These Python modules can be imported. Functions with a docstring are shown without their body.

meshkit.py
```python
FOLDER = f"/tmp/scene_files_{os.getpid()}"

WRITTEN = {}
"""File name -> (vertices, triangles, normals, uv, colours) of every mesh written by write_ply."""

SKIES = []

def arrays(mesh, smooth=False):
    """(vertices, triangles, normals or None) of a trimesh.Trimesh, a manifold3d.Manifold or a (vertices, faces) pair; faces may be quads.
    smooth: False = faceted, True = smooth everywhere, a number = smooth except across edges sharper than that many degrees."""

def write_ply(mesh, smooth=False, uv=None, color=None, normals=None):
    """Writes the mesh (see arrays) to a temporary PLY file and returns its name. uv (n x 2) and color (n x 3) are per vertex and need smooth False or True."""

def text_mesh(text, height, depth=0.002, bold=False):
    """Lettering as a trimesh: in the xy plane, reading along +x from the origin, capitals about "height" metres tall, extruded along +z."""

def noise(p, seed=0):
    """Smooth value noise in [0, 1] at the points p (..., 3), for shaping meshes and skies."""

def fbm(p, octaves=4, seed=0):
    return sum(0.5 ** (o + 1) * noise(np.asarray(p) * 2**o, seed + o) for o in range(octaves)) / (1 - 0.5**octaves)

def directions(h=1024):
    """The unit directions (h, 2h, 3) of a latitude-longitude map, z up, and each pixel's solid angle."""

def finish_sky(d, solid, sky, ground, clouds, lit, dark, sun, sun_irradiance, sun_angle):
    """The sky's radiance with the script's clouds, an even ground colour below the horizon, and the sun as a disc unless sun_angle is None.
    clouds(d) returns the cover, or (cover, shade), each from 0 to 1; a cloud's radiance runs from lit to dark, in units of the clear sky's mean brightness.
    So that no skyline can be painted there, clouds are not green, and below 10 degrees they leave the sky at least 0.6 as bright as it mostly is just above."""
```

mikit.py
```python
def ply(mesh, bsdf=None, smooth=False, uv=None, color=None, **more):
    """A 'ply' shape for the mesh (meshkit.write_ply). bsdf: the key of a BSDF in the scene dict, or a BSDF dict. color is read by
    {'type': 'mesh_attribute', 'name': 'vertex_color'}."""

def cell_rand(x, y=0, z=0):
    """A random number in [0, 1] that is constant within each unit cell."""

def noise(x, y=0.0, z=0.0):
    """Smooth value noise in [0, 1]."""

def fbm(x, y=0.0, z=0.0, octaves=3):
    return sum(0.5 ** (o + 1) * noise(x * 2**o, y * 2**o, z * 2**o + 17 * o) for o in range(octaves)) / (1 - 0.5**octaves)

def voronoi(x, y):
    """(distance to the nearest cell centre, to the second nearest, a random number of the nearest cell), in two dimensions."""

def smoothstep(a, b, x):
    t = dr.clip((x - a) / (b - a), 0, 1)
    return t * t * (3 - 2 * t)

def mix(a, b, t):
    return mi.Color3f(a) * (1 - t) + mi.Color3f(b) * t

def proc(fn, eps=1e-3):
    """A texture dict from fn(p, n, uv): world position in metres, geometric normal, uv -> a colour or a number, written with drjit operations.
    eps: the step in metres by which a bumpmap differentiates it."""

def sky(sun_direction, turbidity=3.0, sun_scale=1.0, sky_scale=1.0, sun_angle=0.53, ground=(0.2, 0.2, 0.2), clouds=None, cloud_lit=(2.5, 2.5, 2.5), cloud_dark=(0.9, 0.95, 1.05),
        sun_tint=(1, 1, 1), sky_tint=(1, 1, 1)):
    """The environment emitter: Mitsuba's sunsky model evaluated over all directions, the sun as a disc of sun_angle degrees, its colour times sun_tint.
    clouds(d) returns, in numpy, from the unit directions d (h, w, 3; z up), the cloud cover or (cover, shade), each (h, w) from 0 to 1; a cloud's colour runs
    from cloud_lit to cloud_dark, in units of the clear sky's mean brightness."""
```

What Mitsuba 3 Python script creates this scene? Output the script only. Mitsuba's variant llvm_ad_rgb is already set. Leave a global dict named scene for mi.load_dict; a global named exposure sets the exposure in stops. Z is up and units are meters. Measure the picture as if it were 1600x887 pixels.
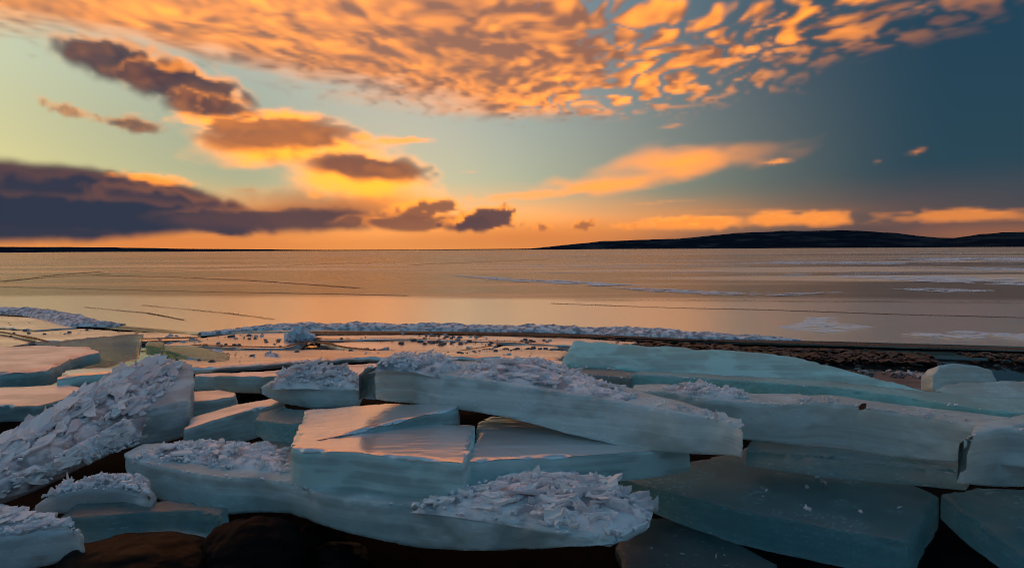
import math, random
import numpy as np, trimesh, shapely.geometry as sg
from scipy.spatial import Delaunay, cKDTree
from scipy.ndimage import gaussian_filter
import drjit as dr
import mitsuba as mi
import mikit, meshkit
from mikit import noise, fbm, voronoi, cell_rand, smoothstep, mix

T = mi.ScalarTransform4f
scene, labels = {}, {}
# ---------------------------------------------------------------- camera
EYE_HEIGHT, PITCH, ROLL = 1.35, math.radians(2.94), math.radians(0.32)
ahead = [0, math.cos(PITCH), -math.sin(PITCH)]
scene['camera'] = {'type': 'perspective', 'fov': 75.03, 'fov_axis': 'x', 'near_clip': 0.05, 'far_clip': 90000.0,
                   'to_world': T().look_at(origin=[0, 0, EYE_HEIGHT], target=[0, ahead[1], EYE_HEIGHT + ahead[2]], up=[math.sin(ROLL), 0, math.cos(ROLL)])}
exposure = 3.2
# ---------------------------------------------------------------- sky
SUN_AZ, SUN_EL = -50.0, 3.0
def azel(a, e):
    a, e = math.radians(a), math.radians(e)
    return np.array([math.sin(a) * math.cos(e), math.cos(a) * math.cos(e), math.sin(e)])
SUN = azel(SUN_AZ, SUN_EL)
def sstep(a, b, x):
    t = np.clip((x - a) / (b - a), 0, 1)
    return t * t * (3 - 2 * t)
# each cloud: azimuth, elevation, half width, half height (degrees), tilt (degrees), softness, thickness, shade at the rim, shade in the core, ragged edge, stretch of its texture
CLOUDS = [
    # hazy glow along the horizon
    (-27, 0.6, 22, 1.9, 0, .7, .95, .60, .66, .12, 6),
    (2, 0.9, 18, 2.2, 0, .9, .92, .60, .68, .2, 6),
    (36, 0.8, 24, 1.8, 0, .9, .80, .66, .80, .2, 6),
    # orange veil of falling rain and its soft surroundings
    (-12.0, 4.6, 8.5, 3.0, -14, .8, .95, .10, .24, .5, 1.2),
    (-15, 3.4, 12, 2.3, 0, .7, .92, .55, .78, .35, 1.3),
    # the slate bank low on the left
    (-43, 3.4, 22.5, 3.5, -1, .08, 1.0, .96, .985, .15, 1.5),
    (-31, 3.7, 8.5, 2.5, -6, .10, 1.0, .95, .985, .24, 1.3),
    (-25.5, 3.0, 7.5, 1.8, -10, .12, 1.0, .90, .975, .34, 1.3),
    (-31, 2.7, 14, 1.7, -2, .3, .98, .93, .988, .30, 1.8),
    (-18, 2.5, 12.5, 1.5, 0, .35, .97, .80, .955, .34, 2),
    (-8, 2.4, 8, 1.1, 0, .25, .95, .45, .88, .55, 2.2),
    (-7.4, 3.5, 4.8, 1.2, 4, .2, .93, .20, .88, .7, 1.6),
    (-2.6, 2.5, 4.6, 1.35, 2, .15, .97, .25, .95, .6, 1.2),
    (2.6, 1.9, 1.5, .42, 0, .2, .9, .4, .8, .8, 1.6),
    (6.1, 2.0, 1.3, .62, 12, .2, .9, .42, .82, .7, 1.2),
    (10.0, 1.9, 2.2, .45, 0, .3, .8, .3, .55, .9, 2),
    (15.5, 2.1, 5.0, .75, 0, .4, .85, .15, .5, .9, 2),
    (23, 2.25, 5.0, .75, 0, .4, .85, .2, .5, .9, 2.5),
    (21, 2.95, 9.0, .16, -1, .6, .7, .3, .35, .6, 6),
    (33, 2.2, 6.0, .60, 0, .5, .8, .3, .6, .9, 3),
    # dark brown cloud, upper left, with its ragged tail
    (-29.5, 13.4, 5.6, 2.0, -9, .30, .97, .42, .97, .75, 1.3),
    (-25.6, 12.2, 4.8, 2.3, -9, .30, .97, .30, .97, .75, 1.3),
    (-23.6, 10.9, 3.4, 1.5, -6, .30, .95, .25, .93, .75, 1.3),
    (-29.6, 9.3, 2.6, .75, -4, .4, .9, .60, .93, .85, 1.6),
    (-33.4, 10.0, 1.9, .55, -14, .4, .75, .5, .85, .9, 1.5),
    (-22.5, 9.9, 7.0, .62, -2, .5, .9, .02, .05, .8, 3),
    (-18.5, 10.6, 3.2, .8, 0, .5, .8, .05, .12, .8, 2),
    # the two lens shaped clouds in the middle
    (-19.0, 8.4, 8.8, 2.3, 2, .50, .95, -.25, -.1, .7, 2.2),
    (-18.6, 9.1, 8.6, 1.75, 2, .35, .97, .05, .84, .58, 2.2),
    (-14.0, 6.3, 8.6, 2.1, -4, .50, .95, -.25, -.1, .7, 2.2),
    (-12.8, 6.9, 8.6, 1.7, -5, .35, .97, .05, .90, .58, 2.0),
    (-9.5, 9.1, 3.6, .40, 2, .4, .88, .12, .22, .8, 2.5),
    (-12.5, 9.4, 1.4, .6, 0, .5, .8, .12, .2, .8, 1.6),
    (-28.0, 5.4, 3.0, .55, -6, .35, .9, .05, .4, .8, 2),
    (-21.5, 4.85, 2.2, .16, -1, .4, .85, .6, .75, .6, 4),
    (-16.4, 4.5, .9, .5, 0, .6, .6, .2, .3, .8, 1.5),
    # orange streak right of the centre
    (14.0, 7.1, 10.5, 1.9, 5, .7, .90, .12, .26, .5, 3),
    (8.0, 5.4, 8.5, 1.2, 4, .7, .8, .2, .3, .6, 3.2),
    (1.5, 4.6, 6.5, .5, 4, .8, .6, .2, .3, .8, 4),
    (13.0, 3.9, 4.0, .16, 3, .6, .7, .25, .3, .8, 4),
    (21.5, 6.8, 1.6, .3, 4, .4, .8, .1, .2, .8, 2),
    (13.4, 10.0, 1.8, .24, 4, .5, .6, .25, .3, .7, 3),
    (31.0, 6.9, .9, .24, 20, .5, .55, .25, .3, .8, 1.5),
    (28.6, 6.4, .35, .2, 20, .5, .5, .25, .3, .8, 1.5),
    (-3.5, 6.6, 1.3, .14, 2, .5, .7, .2, .3, .8, 2),
]
def clouds(d):
    h, w = d.shape[:2]
    az = np.degrees(np.arctan2(d[..., 0], d[..., 1]))
    el = np.degrees(np.arcsin(np.clip(d[..., 2], -1, 1)))
    cover, shade = np.zeros((h, w)), np.full((h, w), .95)
    def over(c, s):
        nonlocal cover, shade
        out = c + cover * (1 - c)
        shade = np.where(out > 1e-4, (c * s + cover * (1 - c) * shade) / np.maximum(out, 1e-4), shade)
        cover = out
    # added dark veil away from the sun, opened overhead so light reaches the ice
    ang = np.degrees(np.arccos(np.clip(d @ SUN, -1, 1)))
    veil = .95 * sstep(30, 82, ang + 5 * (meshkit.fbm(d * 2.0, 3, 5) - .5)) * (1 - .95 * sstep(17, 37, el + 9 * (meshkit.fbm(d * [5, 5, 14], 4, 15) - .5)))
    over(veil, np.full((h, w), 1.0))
    # warm haze on the sun's side
    over((.24 + .45 * sstep(54, 26, ang)) * sstep(84, 46, ang) * sstep(30, 6, el), .95 - .25 * sstep(26, 46, ang))
    over(.84 * sstep(98, 60, ang) * sstep(6.0, .6, el + 2.2 * (meshkit.fbm(np.stack([az / 14, el / 3, az * 0], -1), 3, 55) - .5)), .26 + .34 * sstep(3, .5, el) + .55 * sstep(48, 80, ang))
    # the high broken deck, a sheet seen in perspective, with a straight edge on the right
    z = np.maximum(d[..., 2], .05)
    u, v = d[..., 0] / z, d[..., 1] / z
    p = np.stack([u, v, np.zeros_like(u)], -1)
    warp = np.stack([meshkit.fbm(p * 1.1, 3, 61), meshkit.fbm(p * 1.1, 3, 71), np.zeros_like(u)], -1) - .5
    q = p + warp * .7
    rot = np.stack([q[..., 0] * .86 + q[..., 1] * .5, -q[..., 0] * .5 + q[..., 1] * .86, q[..., 2]], -1)
    big = meshkit.fbm(rot * [.7, 1.0, 1], 4, 3)
    puff = np.clip(np.abs(2 * meshkit.fbm(q * [6.4, 3.7, 1] + 7, 3, 23) - 1) * 3.4, 0, 1.1) - .05
    puff2 = meshkit.fbm(q * [14, 8, 1] + 3, 2, 43)
    front = sstep(-.2, 1.3, v)
    body = sstep(.75, -.65, v - (5.0 + .93 * np.minimum(u, 0)) + 1.6 * (big - .5) + 1.0 * (puff2 - .5)) * front
    edge = sstep(3.75, 2.75, u + .445 * v + 1.3 * (big - .5) + .7 * (puff2 - .5))
    hole = np.exp(-((u - .72) / .42) ** 2 - ((v - 2.45) / .5) ** 2)
    thick = np.clip(1.28 - .66 * sstep(-.5, .9, u), 0, 1.3) - .35 * hole - .25 * sstep(2.0, .5, v)
    left = sstep(.9, -.5, u)
    field = (.38 + .26 * left) * big + (1 - .42 * left) * (.34 * puff + .28 * puff2)
    dens = body * edge * sstep(.75 - .42 * thick, .97 - .42 * thick, field + .10)
    core = np.exp(-((u + .3) / .75) ** 2 - ((v - 3.1) / .55) ** 2)
    grey = .54 + .08 * core + .8 * (big - .5) + (1.7 - .6 * left) * (.5 - puff2) + (.30 - .15 * left) * (.5 - puff)
    over(np.clip(dens, 0, .88), np.clip(grey + .3 * sstep(28, 70, el), -.1, .85))
    # the single clouds
    for i, (a0, e0, ra, re, tilt, soft, thickness, s_rim, s_core, rag, stretch) in enumerate(CLOUDS):
        da = (az - a0 + 180) % 360 - 180
        near = (np.abs(da) < ra * 1.9 + 3 * re) & (np.abs(el - e0) < 2.6 * re + ra * abs(math.sin(math.radians(tilt))) * 1.6)
        if not near.any():
            continue
        x, y = da[near], (el - e0)[near]
        octaves = int(np.clip(round(math.log2(re / .42)) + 1, 2, 6))
        c, s = math.cos(math.radians(tilt)), math.sin(math.radians(tilt))
        x, y = x * c + y * s, -x * s + y * c
        k = 1.1 / re
        n = np.stack([x * k / stretch, y * k, np.full_like(x, 3.7 * i)], -1)
        n[..., :2] += .55 * (np.stack([meshkit.fbm(n * 1.6, min(3, octaves - 1), 300 + i), meshkit.fbm(n * 1.6, min(3, octaves - 1), 400 + i)], -1) - .5)
        w0 = meshkit.fbm(n * .7, 3, 100 + i) - .5
        w1 = meshkit.fbm(n * 1.6 + 9, octaves, 200 + i) - .5
        r = np.sqrt((x / ra) ** 2 + (y / re) ** 2 * np.where(y < 0, 1.35, 1.0))
        rag_ = rag * (1.0 if re > 1.7 else .7)
        val = 1 - r + rag_ * 1.5 * w0 + rag_ * 1.5 * w1
        cv = thickness * sstep(0, max(soft * 1.3 + .12, .38 / re), val)
        core = sstep(.02, max(.02 + .4 / re, .13 if soft < .1 else .30 if s_core > .6 else .62), val - .30 * np.clip(y / re, -1, 1) + (.3 if soft < .13 else .9) * w1)
        cc, ss = np.zeros((h, w)), np.zeros((h, w))
        cc[near], ss[near] = cv, np.clip(s_rim + (s_core - s_rim) * core - (.26 * np.clip(w1 + .02, 0, 1) + .16 * np.clip(w0 + .02, 0, 1)) * (s_core > .6) * (e0 > 5), 0, 1)
        over(cc, ss)
    return tuple(gaussian_filter(np.clip(a, 0, 1), .42, mode=('nearest', 'wrap')) for a in (cover, shade))

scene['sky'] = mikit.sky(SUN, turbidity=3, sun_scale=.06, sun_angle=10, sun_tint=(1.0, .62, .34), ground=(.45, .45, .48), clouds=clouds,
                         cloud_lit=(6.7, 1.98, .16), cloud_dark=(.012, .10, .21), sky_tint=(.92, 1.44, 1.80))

# ---------------------------------------------------------------- helpers
def obj(key, mesh, bsdf, smooth=False, label=None, cat=None, group=None, kind=None, **more):
    scene[key] = mikit.ply(mesh, bsdf, smooth, **more)
    say(key, label, cat, group, kind)
def say(key, label=None, cat=None, group=None, kind=None):
    e = {k: v for k, v in (('label', label), ('category', cat), ('group', group), ('kind', kind)) if v}
    if e:
        labels[key] = e
used = {}
def numbered(name):
    used[name] = used.get(name, -1) + 1
    return name if used[name] == 0 else f'{name}_{used[name]:03d}'
def resample(p, step):
    """points about step apart round the closed outline p (n, k)"""
    p = np.asarray(p, float)
    out = []
    for a, b in zip(p, np.roll(p, -1, 0)):
        n = max(1, int(round(np.linalg.norm((b - a)[:2]) / step)))
        out += [a + (b - a) * i / n for i in range(n)]
    return np.array(out)
def inside_grid(poly, step, rng, margin):
    x0, y0 = poly[:, :2].min(0); x1, y1 = poly[:, :2].max(0)
    gx, gy = np.meshgrid(np.arange(x0, x1, step), np.arange(y0, y1, step * .87))
    gx = gx + (np.arange(gx.shape[0]) % 2)[:, None] * step / 2
    g = np.stack([gx.ravel(), gy.ravel()], 1) + rng.uniform(-.12, .12, (gx.size, 2)) * step
    import shapely
    shape = sg.Polygon(poly[:, :2]).buffer(0)
    ok = shapely.contains_xy(shape.buffer(-margin), g[:, 0], g[:, 1])
    return g[ok], shape
def sheet_faces(pts, shape):
    import shapely
    f = Delaunay(pts).simplices
    c = pts[f].mean(1)
    f = f[shapely.contains_xy(shape.buffer(1e-4), c[:, 0], c[:, 1])]
    a, b, c = pts[f[:, 0]], pts[f[:, 1]], pts[f[:, 2]]
    cr = (b[:, 0] - a[:, 0]) * (c[:, 1] - a[:, 1]) - (b[:, 1] - a[:, 1]) * (c[:, 0] - a[:, 0])
    f, cr = f[np.abs(cr) > 1e-9], cr[np.abs(cr) > 1e-9]
    return np.where((cr < 0)[:, None], f[:, ::-1], f)
def frame(n):
    n = np.asarray(n, float) / np.linalg.norm(n)
    ex = np.cross([0, 1, 0], n) if abs(n[1]) < .9 else np.array([1.0, 0, 0])
    ex /= np.linalg.norm(ex)
    return ex, np.cross(n, ex), n
def slab_mesh(poly, step=.024, seed=0, rough=1.0, chip=1.0, jag=.008, rounding=2):
    """a broken plate of ice: outline (x, y, thickness) in its own plane, top at z = 0; broken edges rounded, chipped and uneven"""
    rng = np.random.default_rng(seed)
    o = resample(poly, step)
    n = len(o)
    d = np.roll(o[:, :2], -1, 0) - np.roll(o[:, :2], 1, 0)
    out = np.stack([d[:, 1], -d[:, 0]], 1) / (np.linalg.norm(d, axis=1, keepdims=True) + 1e-9)
    p3 = np.concatenate([o[:, :2], np.full((n, 1), seed * 3.1)], 1)
    o[:, :2] += out * (jag * 2.2 * (meshkit.fbm(p3 * 9, 3, seed) - .5) + jag * 1.2 * (meshkit.fbm(p3 * 30, 2, seed + 5) - .5))[:, None]
    g, shape = inside_grid(o, step, rng, step * .6)
    pts = np.vstack([o[:, :2], g])
    f = sheet_faces(pts, shape)
    tree = cKDTree(o[:, :2])
    dist, idx = tree.query(pts, k=min(12, n))
    w = 1 / (dist + .01) ** 1.5
    thick = (o[idx, 2] * w).sum(1) / w.sum(1)
    thick[:n] = o[:, 2]
    m = len(pts)
    layers = max(2, int(round(np.median(o[:, 2]) / step)))
    v = [np.column_stack([pts, np.zeros(m)]), np.column_stack([pts, -thick])]
    faces = [f, f[:, ::-1] + m]
    ring, base = np.arange(n), 2 * m
    prev = ring
    for k in range(1, layers + 1):
        if k < layers:
            t = k / layers
            v.append(np.column_stack([o[:, :2], -o[:, 2] * t]))
            cur = base + ring
            base += n
        else:
            cur = m + ring
        a, b, c, e = prev, np.roll(prev, -1), cur, np.roll(cur, -1)
        faces += [np.stack([a, c, b], 1), np.stack([b, c, e], 1)]
        prev = cur
    mesh = trimesh.Trimesh(np.vstack(v), np.vstack(faces), process=False)
    mesh.metadata['top'] = len(f)
    trimesh.smoothing.filter_laplacian(mesh, lamb=.5, iterations=rounding, volume_constraint=False)
    nv = np.array(mesh.vertex_normals)
    p = np.array(mesh.vertices)
    q = p + [0, 0, seed * 1.7]
    side = 1 - np.abs(nv[:, 2])
    dz = .016 * (meshkit.fbm(q * 3.2, 3, seed + 11) - .5) * (.4 + .6 * side) + .009 * (meshkit.fbm(q * [14, 14, 9], 3, seed + 21) - .5) * (.35 + side)
    # shells broken out of the rims, and the layers that show on broken faces
    rim = np.exp(-(np.minimum(np.linalg.norm(p[:, :2] - o[tree.query(p[:, :2])[1], :2], axis=1), .2) / (.8 * step)) ** 2) * np.exp(-np.abs(p[:, 2]) / .03)
    bite = np.clip(meshkit.fbm(q * 9, 3, seed + 31) - .50, 0, 1) * .16 * chip * rim
    lay = .006 * (meshkit.fbm(q * [4, 4, 60], 2, seed + 41) - .5) * side
    mesh.vertices = p + nv * (rough * (dz + lay) - bite)[:, None]
    return mesh
def to_place(mesh, o, n):
    ex, ey, nn = frame(n)
    mesh.vertices = np.asarray(mesh.vertices) @ np.stack([ex, ey, nn]) + np.asarray(o)
    return mesh

# ---------------------------------------------------------------- materials
def ref(k):
    return {'type': 'ref', 'id': k}
def rgb(*c):
    return {'type': 'rgb', 'value': list(c)}
def medium(key, density, albedo):
    scene[key] = {'type': 'homogeneous', 'albedo': rgb(*albedo), 'sigma_t': float(density), 'phase': {'type': 'hg', 'g': .55}}
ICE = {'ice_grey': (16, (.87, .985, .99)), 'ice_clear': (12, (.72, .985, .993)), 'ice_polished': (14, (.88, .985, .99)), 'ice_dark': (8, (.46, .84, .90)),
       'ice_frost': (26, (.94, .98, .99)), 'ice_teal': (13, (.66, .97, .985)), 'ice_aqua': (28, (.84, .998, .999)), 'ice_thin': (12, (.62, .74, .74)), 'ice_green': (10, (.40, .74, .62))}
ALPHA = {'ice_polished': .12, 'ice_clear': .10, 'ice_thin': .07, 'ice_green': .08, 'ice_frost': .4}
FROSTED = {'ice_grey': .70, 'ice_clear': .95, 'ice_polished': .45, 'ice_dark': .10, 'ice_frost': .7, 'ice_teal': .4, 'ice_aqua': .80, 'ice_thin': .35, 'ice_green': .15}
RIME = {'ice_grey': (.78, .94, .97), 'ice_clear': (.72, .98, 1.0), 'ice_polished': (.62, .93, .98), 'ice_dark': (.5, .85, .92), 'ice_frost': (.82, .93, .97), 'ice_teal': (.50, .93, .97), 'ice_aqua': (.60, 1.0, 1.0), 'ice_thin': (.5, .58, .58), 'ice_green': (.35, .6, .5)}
def rime_cover(amount):
    # white, bubbly layers and frost: long bands along the old surface of the ice, and cloudy patches
    def fn(p, n, uv):
        bands = fbm(p.x * 1.4, p.y * 1.4, p.z * 34, 3)
        cloudy = fbm(p.x * 5 + 3, p.y * 5, p.z * 8, 4)
        specks = smoothstep(.70, .80, noise(p.x * 60, p.y * 60, p.z * 90))
        return mi.Float(dr.clip(amount * (.62 + .30 * smoothstep(.42, .70, bands) + .5 * smoothstep(.40, .66, cloudy)) + .12 * specks * smoothstep(.5, .6, cloudy), 0, .92))
    return fn
for k, (dens, alb) in ICE.items():
    medium(k + '_body', dens, alb)
    scene[k + '_rime'] = {'type': 'principledthin', 'base_color': rgb(*RIME[k]), 'diff_trans': .22, 'roughness': .35, 'spec_trans': .15, 'eta': 1.31}
    scene[k] = {'type': 'blendbsdf', 'weight': mikit.proc(rime_cover(FROSTED[k])), 'clear': {'type': 'roughdielectric', 'distribution': 'ggx', 'alpha': ALPHA.get(k, .14), 'int_ior': 1.31, 'ext_ior': 1.0}, 'rimed': ref(k + '_rime')}
def principled(key, color, rough, spec=.5, bump=None, scale=1.0, **more):
    b = {'type': 'principled', 'base_color': color if isinstance(color, dict) else rgb(*color), 'roughness': rough, 'specular': spec, **more}
    if bump:
        b = {'type': 'bumpmap', 'arbitrary': mikit.proc(bump, .004), 'scale': scale, 'bsdf': b}
    scene[key] = {'type': 'twosided', 'bsdf': b}
def thin(key, color, trans, rough, spec):
    scene[key] = {'type': 'principledthin', 'base_color': rgb(*color), 'diff_trans': trans, 'roughness': rough, 'spec_trans': spec, 'eta': 1.31}
thin('flake_white', (.96, .96, .97), .1, .25, .10)
thin('flake_grey', (.80, .82, .87), .3, .2, .2)
thin('flake_clear', (.88, .92, .95), .5, .12, .3)
def skin(key, color, trans, rough, spec, eta):
    scene[key] = {'type': 'principledthin', 'base_color': color, 'diff_trans': trans, 'roughness': rough, 'spec_trans': spec, 'eta': eta}
def brushed(p, n, uv):
    return .6 * fbm(p.x * 5, p.y * 60, p.z * 5, 3) + .4 * fbm(p.x * 25, p.y * 25, p.z * 25, 2)
principled('frost_top', mikit.proc(lambda p, n, uv: mix((.60, .60, .61), (.88, .87, .87), smoothstep(.3, .62, fbm(p.x * 4, p.y * 7, p.z * 5, 4)))), .40, .9, brushed, .006, metallic=.6)
principled('wet_top', mikit.proc(lambda p, n, uv: mix((.66, .68, .70), (.84, .84, .85), fbm(p.x * 3, p.y * 40, p.z * 5, 3))), .22, .9, brushed, .004, metallic=.65)
principled('packed', mikit.proc(lambda p, n, uv: mix((.28, .30, .34), (.80, .81, .85), smoothstep(.35, .65, fbm(p.x * 16, p.y * 16, p.z * 16, 3)))), .6, .3)
scene['water'] = {'type': 'principled', 'base_color': rgb(.010, .016, .018), 'roughness': .06, 'specular': .5}
principled('crack_and_gap_shade', (.012, .013, .014), .5, .2)  # dark tone for cracks and for shade painted in the floe gaps
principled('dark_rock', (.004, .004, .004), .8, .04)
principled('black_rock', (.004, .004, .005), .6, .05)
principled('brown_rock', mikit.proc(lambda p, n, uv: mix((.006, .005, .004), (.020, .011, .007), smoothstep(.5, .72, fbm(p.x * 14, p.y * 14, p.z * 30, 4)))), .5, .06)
principled('far_land', mikit.proc(lambda p, n, uv: mix((.006, .012, .022), (.026, .036, .046), smoothstep(.45, .75, fbm(p.x * .004, p.y * .004, p.z * .02, 4)))), 1.0, 0.0)
principled('frost', mikit.proc(lambda p, n, uv: mix((.55, .58, .66), (.80, .82, .88), fbm(p.x * 9, p.y * 9, p.z * 9, 3))), .6, .3)
principled('rim_frost', (.72, .75, .80), .35, .8)
principled('snow', (.88, .89, .93), .8, .2)
principled('crumb', mikit.proc(lambda p, n, uv: mix((.10, .10, .11), (.55, .56, .6), smoothstep(.45, .75, noise(p.x * 3, p.y * 3, 0)))), .5, .4)  # darker tones paint the shadowed look of the crumbs
principled('dirty_ice', mikit.proc(lambda p, n, uv: mix((.004, .004, .004), (.018, .017, .016), smoothstep(.5, .8, noise(p.x * 4, p.y * 4, p.z * 9)))), .45, .3)
principled('leaf', (.16, .06, .02), .6, .3)
def floe_color(p, n, uv):
    return mix((.66, .65, .63), (.92, .90, .87), smoothstep(.35, .7, fbm(p.x * 1.3, p.y * 2.2, 0, 4)))
principled('floe', mikit.proc(floe_color), .30, .9, metallic=.85)
principled('floe_dark', mikit.proc(lambda p, n, uv: mix((.03, .028, .03), (.14, .13, .14), smoothstep(.4, .75, fbm(p.x * 3, p.y * 6, 0, 4)))), .4, .5)
def lake_zone(p):
    return smoothstep(-1.0, 1.0, p.y + .13 * p.x - 18.5 + 1.6 * (fbm(p.x * .25, p.y * .25, 0, 3) - .5))
def lake_patches(p):
    # wind-swept patches, long across the view; only the large ones are left far out
    close, far_off = smoothstep(160, 40, p.y), smoothstep(240, 80, p.y)
    broad = .5 + (fbm(p.x * .006, p.y * .03, 4, 3) - .5) * far_off
    return broad * (1 - close) + fbm(p.x * .05, p.y * .35, 2, 4) * close
def lake_color(p, n, uv):
    z = lake_zone(p)
    return mix((.95, .93, .76), mix((.20, .22, .16), (.80, .80, .60), smoothstep(.40, .62, lake_patches(p))), z)
def lake_rough(p, n, uv):
    z = lake_zone(p)
    return .24 + z * (.06 + .20 * smoothstep(.4, .6, lake_patches(p)))
scene['lake_surface'] = {'type': 'principled', 'base_color': mikit.proc(lake_color), 'roughness': mikit.proc(lake_rough), 'specular': .95, 'metallic': .88}

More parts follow.
